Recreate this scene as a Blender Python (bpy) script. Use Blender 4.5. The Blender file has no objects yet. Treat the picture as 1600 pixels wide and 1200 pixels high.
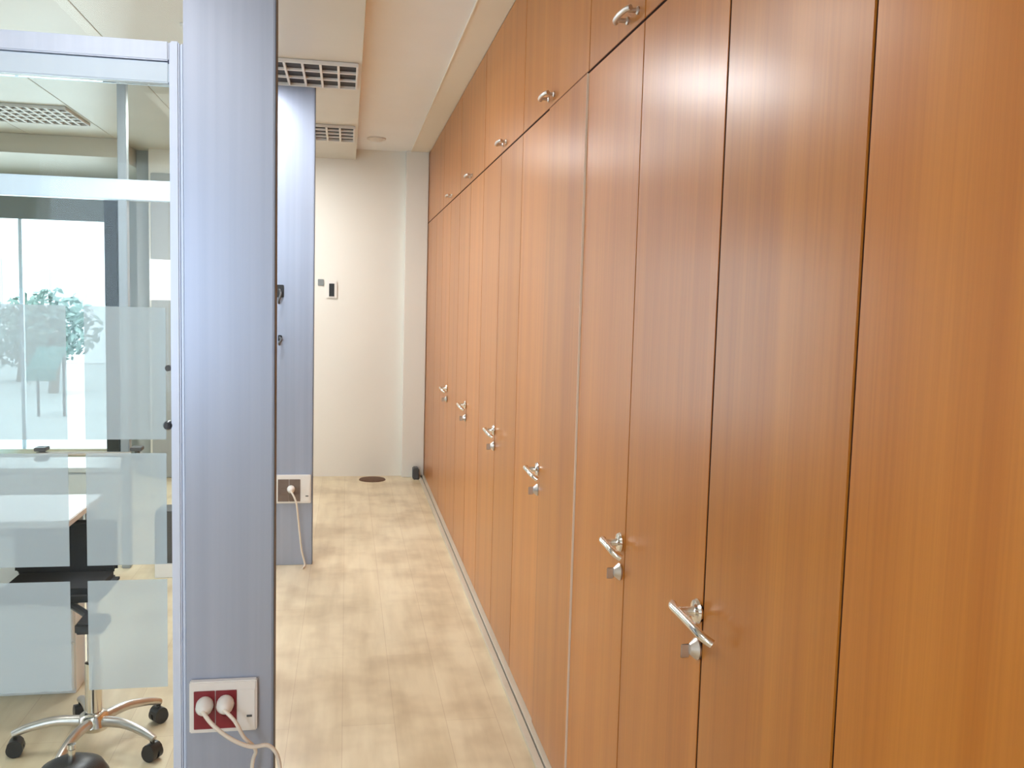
import bpy, bmesh, math, random
from mathutils import Vector, Matrix
random.seed(7)
SC = bpy.context.scene
COL = SC.collection

# ------------------------------------------------------------------ camera
YAW, PITCH, ROLL, FPX = 0.18139971, -0.08755434, 0.02656557, 1421.604
HCAM = 1.55
fw = Vector((math.sin(YAW)*math.cos(PITCH), math.cos(YAW)*math.cos(PITCH), math.sin(PITCH)))
rt = Vector((math.cos(YAW), -math.sin(YAW), 0))
up = rt.cross(fw)
c_, s_ = math.cos(ROLL), math.sin(ROLL)
rt2 = rt*c_ + up*s_
up2 = -rt*s_ + up*c_
cam = bpy.data.cameras.new('camera'); camo = bpy.data.objects.new('camera', cam); COL.objects.link(camo)
M3 = Matrix((rt2, up2, -fw)).transposed()
camo.matrix_world = Matrix.Translation((0, 0, HCAM)) @ M3.to_4x4()
cam.sensor_fit = 'HORIZONTAL'; cam.sensor_width = 36.0; cam.lens = FPX/1600*36.0
cam.clip_start = 0.02; cam.clip_end = 200
SC.camera = camo

# ------------------------------------------------------------------ world and view
w = bpy.data.worlds.new('sky'); SC.world = w; w.use_nodes = True
nt = w.node_tree; nt.nodes.clear()
bg = nt.nodes.new('ShaderNodeBackground'); wo = nt.nodes.new('ShaderNodeOutputWorld')
bg.inputs[0].default_value = (0.80, 0.90, 1.0, 1); bg.inputs[1].default_value = 3.6
nt.links.new(bg.outputs[0], wo.inputs[0])
SC.view_settings.view_transform = 'Standard'; SC.view_settings.look = 'None'
SC.view_settings.exposure = 0.34; SC.view_settings.gamma = 1.0; SC.view_settings.use_curve_mapping = False

def area(name, loc, rot, sx, sy, power, color):
    l = bpy.data.lights.new(name, 'AREA'); l.shape = 'RECTANGLE'; l.size = sx; l.size_y = sy
    l.energy = power; l.color = color
    o = bpy.data.objects.new(name, l); COL.objects.link(o); o.location = loc; o.rotation_euler = rot
    return o
R90 = math.pi/2
# daylight entering by the windows of the left wall and of the wall behind the camera
area('window_daylight', (-1.9, -2.98, 1.6), (-R90, 0, math.pi), 0.9, 1.7, 36, (0.60, 0.76, 1.0))
area('window_daylight', (-3.72, 3.9, 1.55), (0, -R90, 0), 1.7, 1.0, 16, (0.80, 0.90, 1.0))
area('window_daylight', (-3.0, 9.25, 1.3), (R90, 0, math.pi), 1.5, 2.0, 30, (0.85, 0.93, 1.0))

# ------------------------------------------------------------------ materials
def mat(name, color, rough=0.5, metal=0.0, spec=0.5, coat=0.0, bump=None):
    m = bpy.data.materials.new(name); m.use_nodes = True
    b = m.node_tree.nodes['Principled BSDF']
    b.inputs['Base Color'].default_value = (*color, 1); b.inputs['Roughness'].default_value = rough
    b.inputs['Metallic'].default_value = metal; b.inputs['Specular IOR Level'].default_value = spec
    b.inputs['Coat Weight'].default_value = coat
    return m
def nodes(m): return m.node_tree.nodes, m.node_tree.links, m.node_tree.nodes['Principled BSDF']
def noisy(name, c1, c2, scale=(4, 4, 4), rough=0.5, metal=0, spec=0.5, detail=4, bump=0.0, lo=0.3, hi=0.7, coat=0.0, perobj=False, nscale=1.0):
    m = mat(name, c1, rough, metal, spec, coat)
    N, L, b = nodes(m)
    g = N.new('ShaderNodeNewGeometry'); mp = N.new('ShaderNodeMapping'); mp.inputs['Scale'].default_value = scale
    src = g.outputs['Position']
    if perobj:
        oi = N.new('ShaderNodeObjectInfo'); ad = N.new('ShaderNodeVectorMath'); ad.operation = 'ADD'
        ml = N.new('ShaderNodeMath'); ml.operation = 'MULTIPLY'; ml.inputs[1].default_value = 23.0
        L.new(oi.outputs['Random'], ml.inputs[0]); L.new(src, ad.inputs[0]); L.new(ml.outputs[0], ad.inputs[1]); src = ad.outputs[0]
    L.new(src, mp.inputs['Vector'])
    n = N.new('ShaderNodeTexNoise'); n.inputs['Scale'].default_value = nscale; n.inputs['Detail'].default_value = detail
    L.new(mp.outputs[0], n.inputs['Vector'])
    r = N.new('ShaderNodeValToRGB'); r.color_ramp.elements[0].position = lo; r.color_ramp.elements[1].position = hi
    r.color_ramp.elements[0].color = (*c1, 1); r.color_ramp.elements[1].color = (*c2, 1)
    L.new(n.outputs['Fac'], r.inputs[0]); L.new(r.outputs[0], b.inputs['Base Color'])
    if bump:
        bp = N.new('ShaderNodeBump'); bp.inputs['Strength'].default_value = bump; bp.inputs['Distance'].default_value = 0.002
        L.new(n.outputs['Fac'], bp.inputs['Height']); L.new(bp.outputs[0], b.inputs['Normal'])
    return m

def wood_material():
    m = mat('cherry_veneer', (0.45, 0.18, 0.05), 0.28, 0, 0.45)
    N, L, b = nodes(m)
    g = N.new('ShaderNodeNewGeometry'); oi = N.new('ShaderNodeObjectInfo')
    ml = N.new('ShaderNodeMath'); ml.operation = 'MULTIPLY'; ml.inputs[1].default_value = 31.0
    ad = N.new('ShaderNodeVectorMath'); ad.operation = 'ADD'
    L.new(oi.outputs['Random'], ml.inputs[0]); L.new(g.outputs['Position'], ad.inputs[0]); L.new(ml.outputs[0], ad.inputs[1])
    def nz(scale, detail, rgh=0.55):
        mp = N.new('ShaderNodeMapping'); mp.inputs['Scale'].default_value = scale
        n = N.new('ShaderNodeTexNoise'); n.inputs['Scale'].default_value = 1; n.inputs['Detail'].default_value = detail
        n.inputs['Roughness'].default_value = rgh
        L.new(ad.outputs[0], mp.inputs['Vector']); L.new(mp.outputs[0], n.inputs['Vector']); return n
    n1 = nz((9, 11, 0.35), 3); n2 = nz((90, 110, 1.6), 4, 0.6)
    r1 = N.new('ShaderNodeValToRGB'); e = r1.color_ramp.elements
    e[0].position = 0.28; e[0].color = (0.425, 0.135, 0.011, 1); e[1].position = 0.72; e[1].color = (0.545, 0.20, 0.025, 1)
    L.new(n1.outputs['Fac'], r1.inputs[0])
    r2 = N.new('ShaderNodeValToRGB'); e = r2.color_ramp.elements
    e[0].position = 0.3; e[0].color = (0.88, 0.86, 0.82, 1); e[1].position = 0.62; e[1].color = (1, 1, 1, 1)
    L.new(n2.outputs['Fac'], r2.inputs[0])
    mx = N.new('ShaderNodeMix'); mx.data_type = 'RGBA'; mx.blend_type = 'MULTIPLY'; mx.inputs[0].default_value = 1
    L.new(r1.outputs[0], mx.inputs[6]); L.new(r2.outputs[0], mx.inputs[7])
    # slight shift of tone from door to door, as veneer sheets differ
    hs = N.new('ShaderNodeHueSaturation'); mr = N.new('ShaderNodeMapRange')
    mr.inputs['To Min'].default_value = 0.92; mr.inputs['To Max'].default_value = 1.08
    L.new(oi.outputs['Random'], mr.inputs['Value']); L.new(mr.outputs[0], hs.inputs['Value'])
    L.new(mx.outputs[2], hs.inputs['Color']); L.new(hs.outputs[0], b.inputs['Base Color'])
    return m
WOOD = wood_material()

def floor_material():
    m = mat('oak_laminate', (0.6, 0.45, 0.28), 0.33, 0, 0.5)
    N, L, b = nodes(m)
    g = N.new('ShaderNodeNewGeometry')
    mp = N.new('ShaderNodeMapping'); mp.inputs['Rotation'].default_value = (0, 0, R90)
    br = N.new('ShaderNodeTexBrick'); br.inputs['Scale'].default_value = 1
    br.inputs['Brick Width'].default_value = 1.3; br.inputs['Row Height'].default_value = 0.19
    br.inputs['Mortar Size'].default_value = 0.0012; br.inputs['Mortar Smooth'].default_value = 0.3
    br.inputs['Color1'].default_value = (0.79, 0.69, 0.49, 1); br.inputs['Color2'].default_value = (0.75, 0.645, 0.445, 1)
    br.inputs['Mortar'].default_value = (0.62, 0.50, 0.33, 1)
    L.new(g.outputs['Position'], mp.inputs[0]); L.new(mp.outputs[0], br.inputs['Vector'])
    m2 = N.new('ShaderNodeMapping'); m2.inputs['Scale'].default_value = (14, 1.6, 1)
    n = N.new('ShaderNodeTexNoise'); n.inputs['Scale'].default_value = 1; n.inputs['Detail'].default_value = 5
    L.new(g.outputs['Position'], m2.inputs[0]); L.new(m2.outputs[0], n.inputs['Vector'])
    r = N.new('ShaderNodeValToRGB'); e = r.color_ramp.elements
    e[0].position = 0.3; e[0].color = (0.84, 0.81, 0.77, 1); e[1].position = 0.6; e[1].color = (1, 1, 1, 1)
    L.new(n.outputs['Fac'], r.inputs[0])
    n3 = N.new('ShaderNodeTexNoise'); n3.inputs['Scale'].default_value = 3.2; n3.inputs['Detail'].default_value = 3
    L.new(g.outputs['Position'], n3.inputs['Vector'])
    r3 = N.new('ShaderNodeValToRGB'); e = r3.color_ramp.elements
    e[0].position = 0.34; e[0].color = (0.80, 0.76, 0.72, 1); e[1].position = 0.55; e[1].color = (1, 1, 1, 1)
    L.new(n3.outputs['Fac'], r3.inputs[0])
    mx = N.new('ShaderNodeMix'); mx.data_type = 'RGBA'; mx.blend_type = 'MULTIPLY'; mx.inputs[0].default_value = 1
    L.new(br.outputs['Color'], mx.inputs[6]); L.new(r.outputs[0], mx.inputs[7])
    my = N.new('ShaderNodeMix'); my.data_type = 'RGBA'; my.blend_type = 'MULTIPLY'; my.inputs[0].default_value = 1
    L.new(mx.outputs[2], my.inputs[6]); L.new(r3.outputs[0], my.inputs[7])
    L.new(my.outputs[2], b.inputs['Base Color'])
    return m
FLOOR = floor_material()

def glass_material(name, tint):
    m = bpy.data.materials.new(name); m.use_nodes = True; N = m.node_tree.nodes; L = m.node_tree.links; N.clear()
    o = N.new('ShaderNodeOutputMaterial'); t = N.new('ShaderNodeBsdfTransparent'); g = N.new('ShaderNodeBsdfGlossy')
    t.inputs[0].default_value = (*tint, 1); g.inputs['Roughness'].default_value = 0.02; g.inputs['Color'].default_value = (0.95, 1, 1, 1)
    f = N.new('ShaderNodeFresnel'); f.inputs['IOR'].default_value = 1.17; x = N.new('ShaderNodeMixShader')
    L.new(f.outputs[0], x.inputs[0]); L.new(t.outputs[0], x.inputs[1]); L.new(g.outputs[0], x.inputs[2]); L.new(x.outputs[0], o.inputs[0])
    return m
GLASS = glass_material('clear_glass', (0.96, 0.985, 0.98))
def film_material():
    m = bpy.data.materials.new('frosted_film'); m.use_nodes = True; N = m.node_tree.nodes; L = m.node_tree.links; N.clear()
    o = N.new('ShaderNodeOutputMaterial'); t = N.new('ShaderNodeBsdfTransparent'); t.inputs[0].default_value = (0.93, 0.97, 0.98, 1)
    d = N.new('ShaderNodeBsdfDiffuse'); d.inputs[0].default_value = (0.74, 0.85, 0.93, 1)
    tr = N.new('ShaderNodeBsdfTranslucent'); tr.inputs[0].default_value = (0.74, 0.85, 0.93, 1)
    a = N.new('ShaderNodeMixShader'); a.inputs[0].default_value = 0.5
    b = N.new('ShaderNodeMixShader'); b.inputs[0].default_value = 0.46
    L.new(d.outputs[0], a.inputs[1]); L.new(tr.outputs[0], a.inputs[2])
    L.new(t.outputs[0], b.inputs[1]); L.new(a.outputs[0], b.inputs[2]); L.new(b.outputs[0], o.inputs[0])
    return m
FILM = film_material()
def emit(name, color, strength):
    m = bpy.data.materials.new(name); m.use_nodes = True; N = m.node_tree.nodes; L = m.node_tree.links; N.clear()
    o = N.new('ShaderNodeOutputMaterial'); e = N.new('ShaderNodeEmission'); e.inputs[0].default_value = (*color, 1); e.inputs[1].default_value = strength
    L.new(e.outputs[0], o.inputs[0]); return m
FILL = emit('fill_diffuser', (1.0, 0.97, 0.93), 7.5)
FILLC = emit('fill_diffuser_cool', (0.95, 0.97, 1.0), 46.0)
FILLW = emit('fill_diffuser_warm', (1.0, 0.98, 0.95), 25.0)
FILLF = emit('fill_diffuser_front', (1.0, 0.98, 0.95), 12.0)
CEIL = noisy('ceiling_paint', (0.87, 0.89, 0.90), (0.89, 0.91, 0.92), (3, 3, 3), 0.6, spec=0.3)
CEILT = noisy('metal_ceiling_tile', (0.61, 0.585, 0.51), (0.65, 0.625, 0.55), (2, 2, 2), 0.4, spec=0.5)
CREAM = noisy('cream_paint', (0.86, 0.80, 0.68), (0.88, 0.82, 0.70), (2, 2, 2), 0.5, spec=0.4)
WALL = noisy('wall_paint', (0.82, 0.81, 0.76), (0.85, 0.84, 0.79), (1.5, 1.5, 1.5), 0.28, spec=0.5)
WALLG = noisy('grey_wall_paint', (0.36, 0.39, 0.40), (0.40, 0.43, 0.43), (1.5, 1.5, 1.5), 0.5)
PILLAR = noisy('silver_lacquer', (0.35, 0.395, 0.50), (0.39, 0.435, 0.54), (40, 40, 0.6), 0.32, metal=0.4, spec=0.5)
ALU = noisy('silver_aluminium', (0.62, 0.70, 0.86), (0.66, 0.74, 0.90), (50, 50, 2), 0.35, metal=0.2)
ALUW = noisy('white_aluminium', (0.68, 0.82, 0.97), (0.70, 0.84, 0.98), (30, 30, 2), 0.35, metal=0.1)
SKIRT = noisy('light_metal_profile', (0.62, 0.58, 0.48), (0.68, 0.64, 0.54), (20, 4, 20), 0.35, metal=0.3)
GAPM = mat('seam_shade_brown', (0.022, 0.006, 0.004), 0.9, spec=0.1)  # near-black tone painting the shade inside the door gaps
CARC = noisy('cabinet_carcass', (0.16, 0.055, 0.02), (0.19, 0.065, 0.024), (5, 5, 1), 0.5)
CHROME = noisy('chrome', (0.78, 0.75, 0.70), (0.84, 0.80, 0.75), (8, 8, 8), 0.18, metal=1.0)
STEEL = noisy('satin_steel', (0.62, 0.58, 0.55), (0.68, 0.64, 0.60), (30, 30, 30), 0.33, metal=0.9)
POSTG = noisy('grey_aluminium', (0.30, 0.34, 0.36), (0.34, 0.38, 0.40), (40, 40, 2), 0.4, metal=0.3)
BLACK = noisy('black_plastic', (0.012, 0.012, 0.014), (0.02, 0.02, 0.022), (20, 20, 20), 0.35)
FABRIC = noisy('black_fabric', (0.012, 0.012, 0.015), (0.022, 0.022, 0.026), (300, 300, 300), 0.9, bump=0.4)
DARK = noisy('dark_grey', (0.07, 0.075, 0.08), (0.09, 0.095, 0.1), (10, 10, 10), 0.5)
WHITEP = noisy('white_plastic', (0.80, 0.79, 0.76), (0.84, 0.83, 0.80), (10, 10, 10), 0.35)
WHITEL = noisy('white_laminate', (0.80, 0.82, 0.84), (0.84, 0.86, 0.88), (6, 6, 6), 0.3)
REDP = noisy('dark_red_plastic', (0.20, 0.012, 0.02), (0.25, 0.016, 0.026), (20, 20, 20), 0.35)
BROWNP = noisy('grey_brown_plastic', (0.16, 0.12, 0.10), (0.20, 0.15, 0.12), (20, 20, 20), 0.4)
CABLE = noisy('pale_cable', (0.74, 0.69, 0.60), (0.80, 0.75, 0.66), (10, 10, 10), 0.45)
VDARK = noisy('vent_black', (0.03, 0.03, 0.035), (0.045, 0.045, 0.05), (10, 10, 10), 0.7)
VWHITE = noisy('vent_white', (0.72, 0.71, 0.68), (0.76, 0.75, 0.72), (10, 10, 10), 0.45)
MULL = noisy('dark_window_metal', (0.03, 0.035, 0.04), (0.04, 0.045, 0.05), (10, 10, 4), 0.4)
EDGE = noisy('edge_highlight_beige', (0.80, 0.66, 0.52), (0.84, 0.70, 0.56), (10, 10, 1), 0.3)  # pale tone painting the light on a door edge
SEAL = noisy('grey_seal', (0.15, 0.19, 0.25), (0.18, 0.22, 0.28), (10, 10, 10), 0.7)
CURT = noisy('light_blue_cloth', (0.42, 0.62, 0.74), (0.48, 0.68, 0.80), (3, 3, 1), 0.8)
LINTEL = noisy('grey_lintel', (0.22, 0.25, 0.26), (0.26, 0.29, 0.30), (3, 3, 3), 0.5)
PATCHW = noisy('matt_white', (0.86, 0.88, 0.90), (0.9, 0.92, 0.94), (3, 3, 3), 0.7)
BUILD = noisy('pale_render', (0.72, 0.70, 0.70), (0.80, 0.78, 0.78), (2, 2, 2), 0.8)
BUILDG = noisy('blue_grey_glass', (0.40, 0.43, 0.45), (0.46, 0.49, 0.51), (1, 1, 1), 0.2)
TEAL = noisy('turquoise_cloth', (0.04, 0.15, 0.13), (0.05, 0.18, 0.16), (4, 4, 4), 0.8)
LEAF = noisy('foliage', (0.10, 0.15, 0.13), (0.22, 0.30, 0.26), (6, 6, 6), 0.7)
PAVE = noisy('pavement', (0.42, 0.42, 0.40), (0.50, 0.50, 0.48), (3, 3, 3), 0.8)
BARK = noisy('bark', (0.12, 0.09, 0.06), (0.18, 0.13, 0.09), (9, 9, 3), 0.9)
MAT_ = noisy('dark_brown', (0.11, 0.06, 0.035), (0.15, 0.085, 0.05), (30, 30, 30), 0.8)

# ------------------------------------------------------------------ mesh helpers
def bm_new(): return bmesh.new()
def box(bm, x0, x1, y0, y1, z0, z1, bev=0.0, seg=2):
    m = Matrix.Translation(((x0+x1)/2, (y0+y1)/2, (z0+z1)/2)) @ Matrix.Diagonal((abs(x1-x0), abs(y1-y0), abs(z1-z0), 1))
    r = bmesh.ops.create_cube(bm, size=1, matrix=m)
    if bev > 0:
        es = set(e for v in r['verts'] for e in v.link_edges)
        bmesh.ops.bevel(bm, geom=list(es), offset=bev, segments=seg, affect='EDGES', clamp_overlap=True)
    return bm
def tube(bm, pts, rad, n=10, cap=True):
    pts = [Vector(p) for p in pts]; rads = rad if isinstance(rad, (list, tuple)) else [rad]*len(pts)
    rings = []; prev = None
    for i, p in enumerate(pts):
        t = (pts[min(i+1, len(pts)-1)] - pts[max(i-1, 0)]).normalized()
        if prev is None:
            a = Vector((0, 0, 1)) if abs(t.z) < 0.9 else Vector((1, 0, 0)); u = t.cross(a).normalized()
        else:
            u = (prev - t*prev.dot(t)).normalized()
        prev = u; v = t.cross(u)
        rings.append([bm.verts.new(p + (u*math.cos(2*math.pi*k/n) + v*math.sin(2*math.pi*k/n))*rads[i]) for k in range(n)])
    for a, b in zip(rings, rings[1:]):
        for k in range(n): bm.faces.new((a[k], a[(k+1) % n], b[(k+1) % n], b[k]))
    if cap: bm.faces.new(rings[0][::-1]); bm.faces.new(rings[-1])
    return bm
def lathe(bm, prof, c, n=24, axis='Z'):
    c = Vector(c); rings = []
    for r, h in prof:
        ring = []
        for k in range(n):
            a = 2*math.pi*k/n; u, v = r*math.cos(a), r*math.sin(a)
            p = {'Z': Vector((u, v, h)), 'X': Vector((h, u, v)), 'Y': Vector((v, h, u))}[axis]
            ring.append(bm.verts.new(c + p))
        rings.append(ring)
    for a, b in zip(rings, rings[1:]):
        for k in range(n): bm.faces.new((a[k], a[(k+1) % n], b[(k+1) % n], b[k]))
    bm.faces.new(rings[0][::-1]); bm.faces.new(rings[-1])
    return bm
def smooth_path(pts, n=8):
    pts = [Vector(p) for p in pts]; out = []
    for i in range(len(pts)-1):
        p0 = pts[max(i-1, 0)]; p1 = pts[i]; p2 = pts[i+1]; p3 = pts[min(i+2, len(pts)-1)]
        for k in range(n):
            t = k/n
            out.append(0.5*((2*p1) + (-p0+p2)*t + (2*p0-5*p1+4*p2-p3)*t*t + (-p0+3*p1-3*p2+p3)*t**3))
    out.append(pts[-1]); return out
def obj(name, bm, m, parent=None, smooth=False):
    bmesh.ops.recalc_face_normals(bm, faces=bm.faces[:])
    me = bpy.data.meshes.new(name); bm.to_mesh(me); bm.free()
    if smooth:
        for p in me.polygons: p.use_smooth = True
        try: me.set_sharp_from_angle(angle=math.radians(40))
        except Exception: pass
    me.materials.append(m)
    o = bpy.data.objects.new(name, me); COL.objects.link(o)
    if parent is not None:
        o.parent = parent
        o.matrix_parent_inverse = PINV[parent.name] if parent.name in PINV else Matrix.Identity(4)
    return o
PINV = {}
def world_loc(o):
    v = Vector(o.location)
    return v
def thing(name, label, cat, loc=(0, 0, 0), group=None):
    o = bpy.data.objects.new(name, None); COL.objects.link(o); o.location = loc; o.empty_display_size = 0.1
    o['label'] = label; o['category'] = cat
    if group: o['group'] = group
    PINV[o.name] = Matrix.Translation(loc).inverted()   # parts are modelled in world coordinates
    return o
def tag(o, label, cat, group=None):
    o['label'] = label; o['category'] = cat
    if group: o['group'] = group
    return o
def struct(name, bm, m, parent=None):
    o = obj(name, bm, m, parent)
    if parent is None: o['kind'] = 'structure'
    return o
def B(*a, **k): return box(bm_new(), *a, **k)

# ------------------------------------------------------------------ setting
XD = 0.69; ZC = 2.745; ZU = 2.835; XL = -3.6; YB = -2.8; YF = 9.0; XR = 1.30; YE = 8.05
struct('floor', B(XL-0.1, XR, YB-0.1, YF+0.1, -0.1, 0), FLOOR)
bm = bm_new()
box(bm, 0.0665, XR, YB, YF, ZU, ZC+0.3)
struct('ceiling', bm, CEIL)
# suspended tile field on the left: tiles with fine dark joints
bm = bm_new()
xs = [0.066, -0.54, -1.14, -1.78, -2.40, -3.0, XL]
VH = [(-0.405, 0.045, 4.80, 5.33), (-0.405, 0.045, 6.50, 7.05)]  # vent cut-outs are covered by the grilles
ys = [YB] + [YB + 1.2*k for k in range(1, 10)] + [YF]
for i in range(len(xs)-1):
    box(bm, xs[i+1]+0.004, xs[i]-0.0, YB, YF, ZC, ZC+0.02, 0.002, 1)
struct('ceiling_tiles', bm, CEILT)
struct('ceiling_void', B(XL-0.1, 0.066, YB, YF, ZC+0.0205, ZC+0.3), CEIL)
struct('wall_right', B(XR, XR+0.1, YB-0.1, YF+0.1, -0.1, 3.04), WALL)
# left wall with window openings
bm = bm_new()
x0, x1 = XL-0.1, XL
for a, b, lo, hi in [(YB-0.1, -1.9, 0, 3.04), (-1.9, 3.4, 0, 3.04), (3.4, 4.4, 0, 0.6), (3.4, 4.4, 2.5, 3.04), (4.4, YF+0.1, 0, 3.04)]:
    box(bm, x0, x1, a, b, lo, hi)
struct('wall_left', bm, WALL)
bm = bm_new()
for a, b, lo, hi in [(XL, -2.4, 0, 3.04), (-2.4, -1.4, 0, 0.6), (-2.4, -1.4, 2.6, 3.04), (-1.4, XR, 0, 3.04)]:
    box(bm, a, b, YB-0.1, YB, lo, hi)
struct('wall_rear', bm, WALL)
# far end wall of the corridor, glossy off-white, with pilaster
struct('wall_far', B(-1.62, XR, YE, YE+0.12, 0, ZC+0.15), WALL)
struct('trim_1', B(0.492, 0.687, YE-0.07, YE-0.001, 0, ZU-0.0005, bev=0.004), WALL)
# facade of the office side
bm = bm_new()
for a, b, lo, hi in [(XL, -2.08, 2.42, 3.04), (-2.08, -1.62, 0, 3.04)]:
    box(bm, a, b, YF, YF+0.12, lo, hi)
struct('wall_facade', bm, WALLG)
struct('wall_tone_panel', B(-1.60, -0.80, YE-0.02, YE-0.001, 0.005, 2.55, bev=0.004), WALLG)  # no door known here: grey panel added to tone down the bright wall
struct('wall_return', B(-1.74, -1.62, YE+0.12, YF, 0, ZC), WALLG)
wroot = struct('window_1', B(-2.19, -2.085, YF-0.05, YF+0.06, 0, 2.42, bev=0.004), MULL)
struct('window_lintel', B(XL+0.002, -2.19, YF-0.04, YF+0.05, 2.20, 2.42, bev=0.004), LINTEL, wroot)
struct('window_sill', B(XL+0.002, -2.19, YF-0.04, YF+0.05, 0, 0.10, bev=0.004), SKIRT, wroot)
struct('window_mullion', B(-2.93, -2.90, YF-0.02, YF+0.03, 0.101, 2.199, bev=0.003), ALUW, wroot)
struct('window_pane', B(XL+0.002, -2.931, YF, YF+0.008, 0.101, 2.199), GLASS, wroot)
struct('window_pane', B(-2.899, -2.191, YF, YF+0.008, 0.101, 2.199), GLASS, wroot)

# joint line between the two ceiling levels along the cabinets
bm = B(0.538, XD-0.0005, YB, YE-0.0715, ZU-0.004, ZU-0.0005, bev=0.001)
box(bm, 0.530, 0.5375, YB, YE-0.0715, ZU-0.010, ZU-0.0005, 0.002)
struct('trim_2', bm, CREAM)

# ------------------------------------------------------------------ cabinets
XD = 0.69; ZMID = 2.232; ZB = 0.022; ZTOP = ZU-0.003
def lever(parent, y, z, k=1.0):
    """lever handle beside a door seam, lever reaching over the seam towards the near door"""
    h = lathe(bm_new(), [(0.0, 0.0), (0.024, 0.0), (0.025, -0.004), (0.022, -0.009), (0.011, -0.011), (0.009, -0.014), (0.009, -0.040), (0.0, -0.041)], (XD-0.0005, y, z), 20, 'X')
    path = smooth_path([(XD-0.040, y+0.040*k, z+0.002), (XD-0.046, y+0.02*k, z+0.003), (XD-0.045, y-0.03*k, z+0.001), (XD-0.043, y-0.085*k, z-0.003), (XD-0.036, y-0.112*k, z-0.011), (XD-0.022, y-0.122*k, z-0.020)])
    tube(h, path, 0.0085, 10)
    o = obj('handle', h, CHROME, parent, True)
    k = lathe(bm_new(), [(0.0, 0.0), (0.021, 0.0), (0.022, -0.004), (0.017, -0.010), (0.010, -0.018), (0.0, -0.019)], (XD-0.0005, y-0.004, z-0.075), 20, 'X')
    box(k, XD-0.036, XD-0.018, y-0.0055, y-0.0025, z-0.092, z-0.064, 0.003, 2)
    obj('lock', k, STEEL, parent, True)
    return o
def bow_handle(parent, y, z):
    h = bm_new()
    for d in (-0.042, 0.042):
        lathe(h, [(0, 0), (0.010, 0), (0.010, -0.003), (0.006, -0.006), (0.006, -0.03), (0, -0.03)], (XD-0.0005, y+d, z), 12, 'X')
    tube(h, smooth_path([(XD-0.026, y-0.062, z), (XD-0.033, y-0.042, z), (XD-0.036, y, z), (XD-0.033, y+0.042, z), (XD-0.026, y+0.062, z)]), 0.007, 10)
    obj('handle', h, STEEL, parent, True)

def door(parent, y0, y1, z0, z1, g0=0.0025, g1=0.0025, name='door'):
    return obj(name, B(XD, XD+0.019, y0+g0, y1-g1, z0, z1, bev=0.0012, seg=2), WOOD, parent)
def cabinet(y0, y1, label, lower, upper, hand=True):
    t = thing('wardrobe_cabinet', label, 'cabinet', ((XD+XR)/2, (y0+y1)/2, 0), 'wood veneer cabinets along the right wall')
    b = bm_new()
    box(b, XD+0.022, XR-0.002, y0+0.001, y0+0.018, ZB, ZTOP); box(b, XD+0.022, XR-0.002, y1-0.018, y1-0.001, ZB, ZTOP)
    box(b, XD+0.022, XR-0.002, y0+0.018, y1-0.018, ZB, ZB+0.02); box(b, XD+0.022, XR-0.002, y0+0.018, y1-0.018, ZTOP-0.02, ZTOP)
    box(b, XD+0.022, XR-0.002, y0+0.018, y1-0.018, ZMID-0.01, ZMID+0.01); box(b, XR-0.012, XR-0.003, y0+0.018, y1-0.018, ZB+0.02, ZTOP-0.02)
    obj('body', b, CARC, t)
    for (a, c, hy) in lower:
        w1 = 0.0035 if abs(a-A) < 0.6 else 0.0022; w2 = 0.0035 if abs(c-A) < 0.6 else 0.0022
        d = door(t, a, c, ZB, ZMID-0.0035, w1, w2)
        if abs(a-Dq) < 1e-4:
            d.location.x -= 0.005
            obj('edge_highlight', B(XD-0.0005, XD+0.018, a+0.0008, a+0.0024, ZB+0.001, ZMID-0.0045), EDGE, d)['label'] = 'pale painted highlight on the door edge'  # thin pale strip paints the light caught by this door edge
        if hy: lever(d, hy, 0.957, 1.0 if hy < 1.7 else (0.6 if hy < 2.3 else 0.75))
    sl = bm_new()
    for (a, c, hy) in lower:
        if abs(c-Dq) > 1e-4: box(sl, XD+0.0009, XD+0.018, c-0.0020 if c != A and c != Bq else c-0.0033, c+(0.0 if abs(c-y1) < 1e-4 else (0.0033 if c == Bq else 0.0020)), ZB+0.002, ZMID-0.0038)
    box(sl, XD+0.0009, XD+0.018, y0+0.003, y1-0.003, ZMID-0.0033, ZMID+0.0033)
    obj('seam_shade', sl, GAPM, t)  # dark strips paint the shade in the gaps; no real seal
    for (a, c, hy) in upper:
        d = door(t, a, c, ZMID+0.0035, ZTOP-0.002, name='upper_door')
        if hy: bow_handle(d, hy, ZMID+0.036)
    return t
A, Bq, Cq, Dq, Eq, Fq, Gq, Hq = 1.146, 1.632, 2.138, 2.647, 3.155, 3.655, 4.18, 4.71
Iq, Jq, Kq, Lq, Mq, Nq, Oq = 5.21, 5.72, 6.22, 6.72, 7.20, 7.68, 8.045
cabinet(0.14, A, 'wood veneer cabinet nearest the camera, cut off by the right edge', [(0.14, 0.64, 0.66-0.05), (0.64, A, None)], [(0.14, A, 0.64)])
cabinet(A, Cq, 'tall wood double-door cabinet with the largest lever handle in view', [(A, Bq, None), (Bq, Cq, 1.652)], [(A, Cq, 1.64)])
cabinet(Cq, Dq, 'narrow single-door wood cabinet, just beyond the one with the largest lever handle', [(Cq, Dq, 2.172)], [(Cq, Dq, 2.235)])
cabinet(Dq, Fq, 'wood double-door cabinet beyond the narrow single-door one, third visible lever handle from the right', [(Dq, Eq, None), (Eq, Fq, 3.186)], [(Dq, Fq, 3.15)])
cabinet(Fq, Hq, 'wood double-door cabinet with the fourth visible lever handle counted from the right', [(Fq, Gq, None), (Gq, Hq, 4.19)], [(Fq, Hq, 4.10)])
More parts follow.
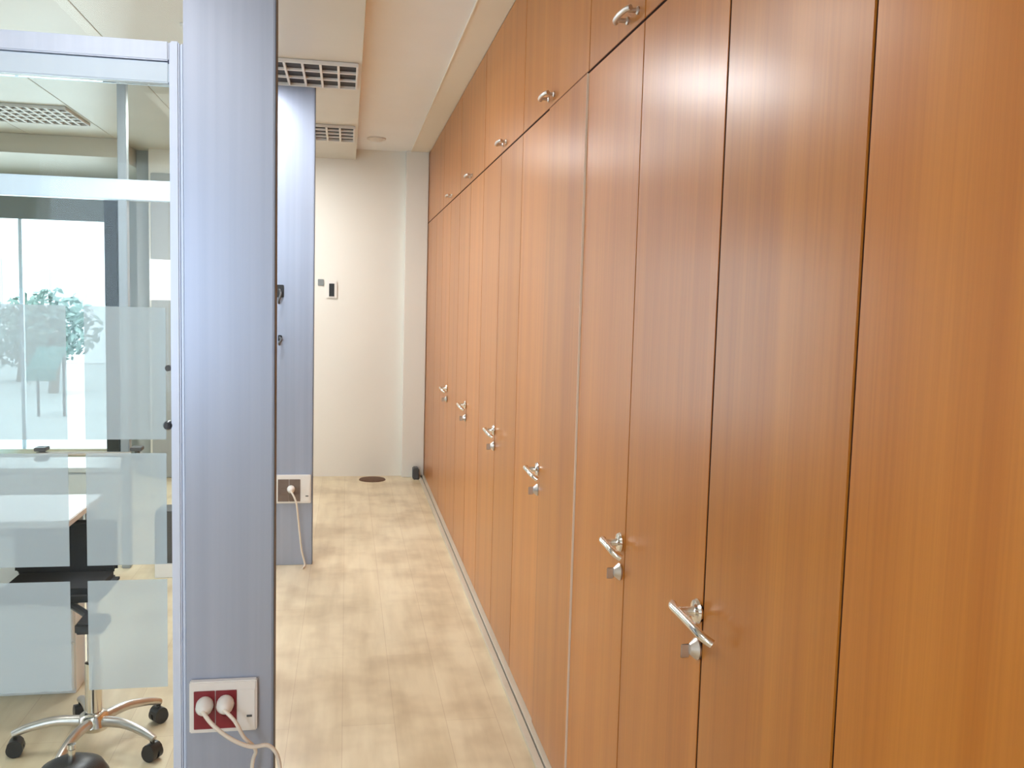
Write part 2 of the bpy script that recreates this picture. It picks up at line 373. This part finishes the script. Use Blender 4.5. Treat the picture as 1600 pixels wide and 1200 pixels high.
cabinet(Hq, Jq, 'wood double-door cabinet with the fifth visible lever handle counted from the right', [(Hq, Iq, None), (Iq, Jq, 5.235)], [(Hq, Jq, 5.21)])
cabinet(Jq, Lq, 'wood double-door cabinet with the farthest lever handle, small and bright', [(Jq, Kq, None), (Kq, Lq, 6.25)], [(Jq, Lq, 6.22)])
cabinet(Lq, Oq, 'last wood cabinet of the run, touching the pale far pilaster', [(Lq, Mq, None), (Mq, Nq, None), (Nq, Oq, None)], [(Lq, Oq, None)])
# pale metal profile on the floor along the cabinet foot
bm = B(0.640, 0.664, 0.14, YE-0.075, 0, 0.014, bev=0.002)
box(bm, 0.668, XD+0.018, 0.14, YE-0.075, 0, 0.020, 0.002)
struct('baseboard_right', bm, SKIRT)
struct('baseboard_right_groove', B(0.6645, 0.6675, 0.14, YE-0.075, 0, 0.006), DARK)

# ------------------------------------------------------------------ pillars
Y1 = 2.45; Y2 = 5.335
def pillar(y, label):
    t = thing('partition_pillar', label, 'pillar', (-0.3, y+0.06, 0), 'silver partition pillars')
    obj('post', B(-0.409, -0.186, y, y+0.078, 0, ZC-0.001, bev=0.003), PILLAR, t)
    obj('edge_seal', B(-0.1855, -0.1835, y+0.002, y+0.076, 0, ZC-0.001, bev=0.0005), SEAL, t)
    return t
pillar(Y1, 'wide silver-blue pillar in the foreground with a red socket near its foot')
pillar(Y2, 'farther pale pillar half hidden behind the foreground one')

# ------------------------------------------------------------------ glass partitions
def partition(y, label, wide_header, zh0, zh1, post, hm, films=False):
    t = thing('glass_partition', label, 'partition', (-1.5, y+0.05, 0), 'glazed office partitions')
    obj('post', B(post[0], post[1], y+0.01, y+0.07, 0, zh1+0.003 if films else ZC-0.001, bev=0.004), ALU if films else POSTG, t)
    if films:
        obj('post', B(post[1]+0.0005, -0.4095, y+0.015, y+0.075, 0, zh1-0.001, bev=0.003), ALU, t)
        obj('header', B(XL+0.001, post[0]-0.0005, y+0.008, y+0.072, 2.134, zh1, bev=0.003), ALU, t)
        obj('door_rail', B(XL+0.001, post[0]-0.0005, y+0.012, y+0.062, zh0, 2.131, bev=0.003), hm, t)
    else:
        obj('header', B(XL+0.001, -0.4095, y+0.005, y+0.075, zh0, zh1, bev=0.003), hm, t)
    obj('glass_pane', B(XL+0.001, post[0]-0.001, y+0.034, y+0.042, 0.006, zh0-0.001), GLASS, t)
    obj('transom_pane', B(XL+0.001, -0.4095, y+0.046, y+0.054, zh1+0.001, ZC-0.001), GLASS, t)
    return t
p1 = partition(Y1, 'front glass partition with rows of frosted squares, beside the foreground pillar', True, 2.080, 2.181, (-0.4445, -0.420), ALUW, True)
for k in range(8):
    xr_ = -0.461 - 0.241*k; xl_ = xr_ - 0.198
    for (a, b) in ((1.173, 1.517), (0.840, 1.137), (0.504, 0.799)):
        obj('frosted_square', B(xl_, xr_, Y1+0.0325, Y1+0.0337, a, b), FILM, p1)
lk = bm_new(); lathe(lk, [(0, 0), (0.012, 0), (0.012, -0.018), (0.007, -0.03), (0, -0.03)], (-0.4475-0.006, Y1+0.034, 1.212), 16, 'Y')
box(lk, -0.460, -0.449, Y1+0.0, Y1+0.010, 1.205, 1.222, 0.002)
obj('lock', lk, BLACK, p1, True)
lk = bm_new(); lathe(lk, [(0, 0), (0.008, 0), (0.008, -0.012), (0, -0.012)], (-0.4535, Y1+0.034, 1.361), 16, 'Y'); obj('glass_clip', lk, DARK, p1, True)
p2 = partition(Y2, 'rear glass partition with a bright white header bar, behind the office chair', True, 2.062, 2.172, (-1.236, -1.190), ALUW)
obj('post', B(-1.020, -0.4095, Y2+0.01, Y2+0.07, 0, 0.075, bev=0.003), ALUW, p2)
rl = bm_new(); tube(rl, [(-1.66, Y2-0.03, 0.665), (-1.17, Y2-0.03, 0.665)], 0.011, 10); obj('rail', rl, STEEL, p2, True)
for xx in (-1.64, -1.145):
    br = bm_new(); box(br, xx-0.03, xx+0.03, Y2-0.045, Y2+0.033, 0.68, 0.70, 0.003); box(br, xx-0.03, xx+0.03, Y2-0.045, Y2+0.033, 0.625, 0.645, 0.003); box(br, xx-0.008, xx+0.008, Y2-0.03, Y2+0.03, 0.64, 0.69)
    obj('bracket', br, DARK, p2)
tag(obj('white_patch', B(-1.078, -0.955, Y2+0.030, Y2+0.0335, 1.52, 1.745), PATCHW), 'flat white patch on the rear glass partition, left of the foreground pillar', 'matt_white')  # flat white patch, cause of the white spot unknown

# ------------------------------------------------------------------ outlets and plugs
def outlet(y, x0, x1, z0, z1, label, insert, ins, knob):
    t = thing('wall_outlet', label, 'outlet', ((x0+x1)/2, y, z0), 'outlet boxes on the pillars')
    obj('cover_plate', B(x0, x1, y-0.022, y-0.0006, z0, z1, bev=0.003), WHITEP, t)
    w_ = (x1-x0)
    a0 = x0+0.07*w_; a1 = x0+0.70*w_; zz0 = z0+0.012; zz1 = z1-0.024
    mid = (a0+a1)/2
    for (p, q) in ((a0, mid-0.001), (mid+0.001, a1)):
        s = bm_new(); box(s, p, q, y-0.0255, y-0.0225, zz0, zz1, 0.001)
        o = obj('socket', s, ins, t)
        g = lathe(bm_new(), [(0, 0), (0.021, 0), (0.021, -0.003), (0.018, -0.003), (0.018, -0.001), (0, -0.001)], ((p+q)/2, y-0.0257, (zz0+zz1)/2), 20, 'Y')
        obj('socket_ring', g, ins, o, True)
    s = bm_new(); box(s, x1-0.26*w_, x1-0.03*w_, y-0.0245, y-0.0225, z0+0.012, z1-0.024, 0.0008); obj('blank_module', s, WHITEP, t)
    s = bm_new(); box(s, x1-0.15*w_, x1-0.07*w_, y-0.0262, y-0.0248, z0+0.040, z0+0.046, 0.0005); obj('mark', s, DARK, t)
    return t, (a0+mid)/2, (mid+a1)/2, (zz0+zz1)/2
t, sx1, sx2, szz = outlet(Y1, -0.398, -0.225, 0.394, 0.534, 'white socket box with dark red sockets at the foot of the foreground pillar', True, REDP, True)
def plug(px, py, pz, label, pts, r=0.0055, grp=None):
    t = thing('power_plug', label, 'plug', (px, py, pz), grp)
    b = bm_new(); lathe(b, [(0, 0), (0.021, 0), (0.0225, -0.008), (0.021, -0.028), (0.014, -0.042), (0.008, -0.048), (0, -0.049)], (px, py-0.0265, pz), 20, 'Y')
    obj('plug_body', b, WHITEP, t, True)
    c = bm_new(); tube(c, smooth_path([(px, py-0.072, pz)] + pts), r, 10); obj('cable', c, CABLE, t, True)
    return t
plug(sx1+0.002, Y1, szz+0.018, 'left white plug in the dark red socket, its cable crossing the plate',
     [(sx1+0.03, Y1-0.095, szz-0.008), (sx2+0.02, Y1-0.10, szz-0.045), (-0.235, Y1-0.09, szz-0.075), (-0.190, Y1-0.08, szz-0.080), (-0.165, Y1-0.075, szz-0.12), (-0.162, Y1-0.07, szz-0.2), (-0.17, Y1-0.06, 0.05), (-0.20, Y1-0.12, 0.0062), (-0.35, Y1-0.22, 0.0062)])
plug(sx2, Y1, szz+0.020, 'right white plug in the dark red socket, nearer the blank module',
     [(sx2+0.03, Y1-0.088, szz-0.005), (sx2+0.052, Y1-0.085, szz-0.05), (-0.225, Y1-0.06, szz-0.10), (-0.235, Y1-0.05, szz-0.16), (-0.24, Y1-0.05, 0.04), (-0.25, Y1-0.09, 0.0056), (-0.33, Y1-0.13, 0.0056)], 0.005)
t, sx1, sx2, szz = outlet(Y2, -0.392, -0.192, 0.370, 0.535, 'white socket box with grey-brown sockets low on the farther pillar', False, BROWNP, True)
plug(sx2-0.02, Y2, szz+0.01, 'white plug with a hanging cable in the farther pillar socket',
     [(sx2+0.01, Y2-0.09, szz-0.05), (sx2+0.02, Y2-0.08, szz-0.12), (sx2+0.04, Y2-0.06, 0.12), (sx2+0.06, Y2-0.05, 0.02), (sx2+0.05, Y2-0.09, 0.006)], 0.0055)

# hooks on the farther pillar, thermostat on the far wall
def hook(x, z, s, label):
    t = thing('wall_hook', label, 'hook', (x, Y2, z), 'dark hooks on the farther pillar')
    obj('hook_plate', B(x-0.018*s, x+0.022*s, Y2-0.010, Y2-0.0006, z-0.02*s, z+0.045*s, bev=0.003), BLACK, t)
    c = bm_new(); tube(c, smooth_path([(x, Y2-0.010, z+0.02*s), (x+0.01, Y2-0.035, z+0.0), (x, Y2-0.045, z-0.035*s), (x, Y2-0.03, z-0.05*s)]), 0.007, 8); obj('hook_arm', c, DARK, t, True)
hook(-0.375, 1.575, 1.1, 'upper dark hook on the farther pillar')
hook(-0.372, 1.315, 0.55, 'lower, smaller dark hook on the farther pillar')
t = thing('thermostat', 'small dark thermostat high on the pale far wall', 'thermostat', (-0.13, YE, 1.63))
obj('cover_plate', B(-0.175, -0.082, YE-0.016, YE-0.0006, 1.56, 1.71, bev=0.004), WHITEP, t)
obj('display', B(-0.150, -0.105, YE-0.019, YE-0.0165, 1.575, 1.685, bev=0.001), BLACK, t)
tag(obj('wall_switch', B(-0.245, -0.195, YE-0.012, YE-0.0006, 1.665, 1.72, bev=0.003), LINTEL), 'small grey switch left of the thermostat on the far wall', 'switch')

# ------------------------------------------------------------------ ceiling items
def vent(x0, x1, y0, y1, nx, ny, label, dark, web):
    t = thing('ceiling_vent', label, 'vent', ((x0+x1)/2, (y0+y1)/2, ZC-0.02), 'square ceiling vents')
    z1 = ZC-0.0008; fr = 0.012
    obj('backing', B(x0+fr, x1-fr, y0+fr, y1-fr, z1-0.003, z1), dark, t)
    b = bm_new()
    for a in ((x0, x1, y0, y0+fr), (x0, x1, y1-fr, y1), (x0, x0+fr, y0+fr, y1-fr), (x1-fr, x1, y0+fr, y1-fr)): box(b, *a, z1-0.02, z1, 0.003)
    obj('frame', b, VWHITE, t)
    b = bm_new()
    for k in range(1, nx):
        x = x0+fr+(x1-x0-2*fr)*k/nx; box(b, x-web, x+web, y0+fr, y1-fr, z1-0.018, z1-0.0035)
    obj('crossbar', b, VWHITE, t)
    for k in range(1, ny):
        y = y0+fr+(y1-y0-2*fr)*k/ny
        obj('slat', B(x0+fr, x1-fr, y-web*1.7, y+web*1.7, z1-0.016, z1-0.005), VWHITE, t)
vent(-0.425, 0.048, 4.80, 5.325, 5, 3, 'nearer dark square ceiling vent over the corridor, touching the farther pillar', VDARK, 0.006)
vent(-0.44, 0.046, 6.50, 7.06, 5, 4, 'farther small-looking ceiling vent near the end of the corridor', VDARK, 0.007)
vent(-2.75, -1.80, 6.43, 7.02, 16, 5, 'white lattice ceiling vent seen through the office glass', VDARK, 0.010)
t = thing('ceiling_sensor', 'small flat pale ceiling sensor right of the farther corridor vent', 'sensor', (0.22, 7.45, ZU))
obj('base', lathe(bm_new(), [(0, 0), (0.075, 0), (0.075, -0.012), (0, -0.012)], (0.22, 7.45, ZU-0.0006), 24), VWHITE, t, True)
obj('dome', lathe(bm_new(), [(0, -0.013), (0.055, -0.013), (0.045, -0.024), (0.02, -0.030), (0, -0.031)], (0.22, 7.45, ZU), 24), VWHITE, t, True)
def fill_panel(x, y, sx, sy, m, label):  # ceiling panels added out of view to light the rooms
    t = thing('added_ceiling_light', label, 'light', (x, y, ZC-0.02), 'added ceiling light panels out of view')
    b = bm_new(); f = 0.015
    for a in ((x-sx, x+sx, y-sy, y-sy+f), (x-sx, x+sx, y+sy-f, y+sy), (x-sx, x-sx+f, y-sy+f, y+sy-f), (x+sx-f, x+sx, y-sy+f, y+sy-f)): box(b, *a, ZC-0.014, ZC-0.001, 0.002)
    obj('frame', b, VWHITE, t)
    obj('diffuser', B(x-sx+f, x+sx-f, y-sy+f, y+sy-f, ZC-0.010, ZC-0.002), m, t)
fill_panel(-0.72, 3.40, 0.30, 0.30, FILLF, 'added square ceiling panel inside the front office, out of view')  # added out of view to light corridor floor and doors
fill_panel(-0.9, 0.6, 0.30, 0.60, FILL, 'added ceiling panel out of view, above and left of the camera')
fill_panel(-0.9, -1.4, 0.30, 0.60, FILL, 'added ceiling panel out of view behind the camera')
fill_panel(-0.585, 4.62, 0.15, 0.30, FILLC, 'narrow added ceiling panel, out of view, brightening the farther pillar')  # hidden behind the foreground pillar, added to whiten the farther pillar's top
fill_panel(-0.72, 6.75, 0.20, 0.60, FILLW, 'added ceiling panel beyond the farther pillar, out of view, brightening the far wall')  # added behind the pillars to brighten the far wall and cabinets

# ------------------------------------------------------------------ office furniture
CX, CY = -0.835, 3.20
ch = thing('office_chair', 'black swivel chair with a chrome star base behind the front glass', 'chair', (CX, CY, 0))
b = B(-1.205, -0.835, 3.35, 3.60, 0.452, 0.505, bev=0.022, seg=4); obj('seat', b, FABRIC, ch, True)
b = bm_new(); tube(b, smooth_path([(-0.99, 3.56, 0.44), (-0.99, 3.615, 0.46), (-0.99, 3.625, 0.56), (-0.99, 3.62, 0.62)]), 0.014, 8); obj('back_bracket', b, BLACK, ch, True)
b = B(-1.205, -0.845, 3.575, 3.605, 0.50, 0.70, bev=0.012, seg=3); obj('backrest', b, FABRIC, ch, True)
b = bm_new(); tube(b, smooth_path([(CX, CY, 0.432), (CX-0.05, CY+0.10, 0.436), (-1.0, 3.45, 0.438)]), 0.013, 8); box(b, CX-0.045, CX+0.045, CY-0.05, CY+0.06, 0.413, 0.45, 0.006); box(b, -1.06, -0.94, 3.40, 3.55, 0.43, 0.4515, 0.004); obj('mechanism', b, BLACK, ch, True)
b = lathe(bm_new(), [(0, 0.13), (0.027, 0.13), (0.027, 0.30), (0.016, 0.302), (0.016, 0.412), (0, 0.412)], (CX, CY, 0), 20); obj('gas_post', b, CHROME, ch, True)
b = lathe(bm_new(), [(0, 0.068), (0.045, 0.068), (0.055, 0.085), (0.045, 0.118), (0.03, 0.129), (0, 0.129)], (CX, CY, 0), 24); obj('hub', b, CHROME, ch, True)
for k in range(5):
    a = math.radians(43+72*k); d = Vector((math.cos(a), math.sin(a), 0)); q = Vector((-d.y, d.x, 0)); c0 = Vector((CX, CY, 0))
    b = bm_new(); tube(b, smooth_path([c0+d*0.04+Vector((0, 0, 0.098)), c0+d*0.12+Vector((0, 0, 0.105)), c0+d*0.20+Vector((0, 0, 0.092)), c0+d*0.250+Vector((0, 0, 0.074))]), [0.019-0.0003*i for i in range(25)], 10)
    lg = obj('base_leg', b, STEEL, ch, True)
    b = bm_new(); p = c0+d*0.242
    for s in (-1, 1):
        c = p+q*s*0.014+Vector((0, 0, 0.027)); n = 18; r1 = []; r2 = []
        for j in range(n):
            t_ = 2*math.pi*j/n; o_ = d*math.cos(t_)*0.026+Vector((0, 0, math.sin(t_)*0.026))
            r1.append(b.verts.new(c+o_-q*0.009)); r2.append(b.verts.new(c+o_+q*0.009))
        for j in range(n): b.faces.new((r1[j], r1[(j+1) % n], r2[(j+1) % n], r2[j]))
        b.faces.new(r1[::-1]); b.faces.new(r2)
    tube(b, [p+Vector((0, 0, 0.03)), p+Vector((0, 0, 0.072))], 0.008, 8)
    # hood over the wheels
    tube(b, [p-q*0.022+Vector((0, 0, 0.036)), p+q*0.022+Vector((0, 0, 0.036))], 0.024, 12)
    obj('caster', b, BLACK, lg, True)

t = thing('waste_bin', 'black domed bin on the office floor in front of the chair base', 'bin', (-0.80, 2.82, 0))
obj('bin_body', lathe(bm_new(), [(0, 0), (0.085, 0), (0.100, 0.085), (0, 0.085)], (-0.80, 2.82, 0), 28), BLACK, t, True)
obj('bin_lid', lathe(bm_new(), [(0, 0.086), (0.106, 0.086), (0.104, 0.098), (0.088, 0.126), (0.05, 0.146), (0.02, 0.150), (0, 0.150)], (-0.80, 2.82, 0), 28), BLACK, t, True)
obj('bin_knob', lathe(bm_new(), [(0, 0.1505), (0.010, 0.1505), (0.010, 0.180), (0.014, 0.184), (0.012, 0.196), (0, 0.198)], (-0.80, 2.82, 0), 16), CHROME, t, True)['label'] = 'chrome knob'

dk = thing('desk', 'white office desk behind the front glass, right end in view', 'desk', (-1.7, 3.66, 0))
obj('desktop', B(-2.45, -0.965, 3.41, 3.865, 0.715, 0.74, bev=0.003), WHITEL, dk)
obj('leg', B(-2.43, -2.38, 3.50, 3.84, 0, 0.714, bev=0.003), ALU, dk)
obj('leg', B(-1.012, -0.977, 3.79, 3.84, 0, 0.714, bev=0.003), ALU, dk)
obj('modesty_panel', B(-2.375, -1.025, 3.805, 3.82, 0.30, 0.714, bev=0.002), WHITEL, dk)
pd = thing('drawer_pedestal', 'white drawer pedestal standing under the white desk', 'drawer unit', (-1.28, 3.72, 0))
obj('body', B(-1.50, -1.018, 3.657, 3.79, 0.0, 0.62, bev=0.003), WHITEL, pd)
for k in range(3):
    d_ = obj('drawer', B(-1.497, -1.021, 3.641, 3.6565, 0.02+0.193*k, 0.205+0.193*k, bev=0.003), WHITEL, pd)
    hb = bm_new(); tube(hb, [(-1.30, 3.632, 0.165+0.193*k), (-1.18, 3.632, 0.165+0.193*k)], 0.005, 8)
    tube(hb, [(-1.29, 3.641, 0.165+0.193*k), (-1.29, 3.632, 0.165+0.193*k)], 0.004, 6); tube(hb, [(-1.19, 3.641, 0.165+0.193*k), (-1.19, 3.632, 0.165+0.193*k)], 0.004, 6)
    obj('handle', hb, STEEL, d_, True)
# low white cabinet in the second office and dark grey unit by the rear partition
lc = thing('low_cabinet', 'low white storage cabinet beyond the rear glass partition', 'cabinet', (-1.7, 6.0, 0))
obj('body', B(-2.30, -1.35, 5.80, 6.15, 0.0, 0.47, bev=0.003), WHITEL, lc)
obj('top_panel', B(-2.32, -1.33, 5.78, 6.17, 0.471, 0.50, bev=0.003), WHITEL, lc)
obj('door', B(-2.29, -1.83, 5.782, 5.799, 0.02, 0.46, bev=0.002), WHITEL, lc)
obj('door', B(-1.82, -1.36, 5.782, 5.799, 0.02, 0.46, bev=0.002), WHITEL, lc)
gb = thing('floor_unit', 'dark grey box on a white plinth seen between film and frame', 'box', (-0.9, Y2-0.1, 0))
obj('box_body', B(-1.02, -0.70, Y2-0.19, Y2-0.005, 0.081, 0.37, bev=0.006), DARK, gb)
obj('plinth', B(-1.02, -0.70, Y2-0.19, Y2-0.005, 0.0, 0.080, bev=0.003), WHITEL, gb)

tag(obj('blue_screen', B(-3.42, -3.06, 8.70, 8.73, 0.0, 1.42, bev=0.004), CURT), 'light blue upright screen at the left side of the office window', 'screen')
struct('ceiling_bulkhead', B(XL+0.001, -1.745, 7.62, YF-0.001, 2.60, ZC-0.001, bev=0.003), CEILT)
# small dark things at the end of the corridor
tag(obj('floor_block', B(0.585, 0.638, YE-0.19, YE-0.075, 0.0, 0.10, bev=0.008), DARK), 'small dark block on the floor in the corner by the pilaster', 'block')
tag(obj('floor_disc', lathe(bm_new(), [(0, 0.0), (0.115, 0.0), (0.11, 0.008), (0.09, 0.012), (0, 0.012)], (0.235, YE-0.17, 0), 28), MAT_, None, True), 'flat dark brown disc on the floor at the foot of the far wall', 'floor lid')  # plain brown disc for a dark floor smudge of unknown cause

# ------------------------------------------------------------------ outside
struct('ground', B(-40, 30, YF+0.2, 60, -0.3, -0.2), PAVE)
bd = thing('neighbour_building', 'sunlit pale building across the street, seen through the office window', 'building', (-8, 24, -0.2))
obj('wall', B(-16, -4.2, 24, 30, -0.2, 9, bev=0.02), BUILD, bd)
for i in range(6):
    for k in range(3):
        x = -14.8+1.9*i; z = 0.9+2.7*k
        wd = obj('window', B(x, x+1.0, 23.93, 23.995, z, z+1.5, bev=0.01), BUILD, bd)
        obj('pane', B(x+0.08, x+0.92, 23.90, 23.928, z+0.08, z+1.42), BUILDG, wd)
aw = thing('awning', 'small turquoise awning outside the office window', 'awning', (-4.08, 13.6, -0.2))
b = bm_new()
v = [b.verts.new(p) for p in [(-4.27, 13.3, 0.50), (-3.89, 13.3, 0.50), (-3.89, 13.8, 0.78), (-4.27, 13.8, 0.78)]]; b.faces.new(v)
r = bmesh.ops.extrude_face_region(b, geom=b.faces[:]); bmesh.ops.translate(b, verts=[g for g in r['geom'] if isinstance(g, bmesh.types.BMVert)], vec=(0, 0, -0.04))
obj('canopy', b, TEAL, aw)
obj('valance', B(-4.27, -3.89, 13.27, 13.299, 0.34, 0.50), TEAL, aw)
for xx in (-4.25, -3.91):
    b = bm_new(); tube(b, [(xx, 13.7, -0.2), (xx, 13.7, 0.68)], 0.02, 8); obj('pole', b, MULL, aw)
def tree(x, y, h, r, label):
    t = thing('street_tree', label, 'tree', (x, y, -0.2), 'trees outside the office window')
    b = bm_new(); tube(b, smooth_path([(x, y, -0.2), (x+0.05, y, h*0.35), (x-0.03, y, h*0.7)]), [0.09-0.002*i for i in range(17)], 8); obj('trunk', b, BARK, t, True)
    b = bm_new()
    for i in range(900):
        d = Vector((random.gauss(0, 1), random.gauss(0, 1), random.gauss(0, 1))).normalized()*r*random.uniform(0.45, 1.0)
        c = Vector((x, y, h*0.8)) + Vector((d.x, d.y, d.z*0.8)); s = random.uniform(0.05, 0.10)
        u = Vector((random.gauss(0, 1), random.gauss(0, 1), random.gauss(0, 1))).normalized(); w2 = u.orthogonal().normalized()
        vs = [b.verts.new(c+u*s), b.verts.new(c+w2*s*0.5), b.verts.new(c-u*s), b.verts.new(c-w2*s*0.5)]; b.faces.new(vs)
    obj('foliage', b, LEAF, t)
tree(-6.2, 19, 0.9, 0.9, 'left leafy street tree outside the office window')
tree(-5.0, 16.9, 1.2, 0.8, 'right leafy street tree outside the office window')
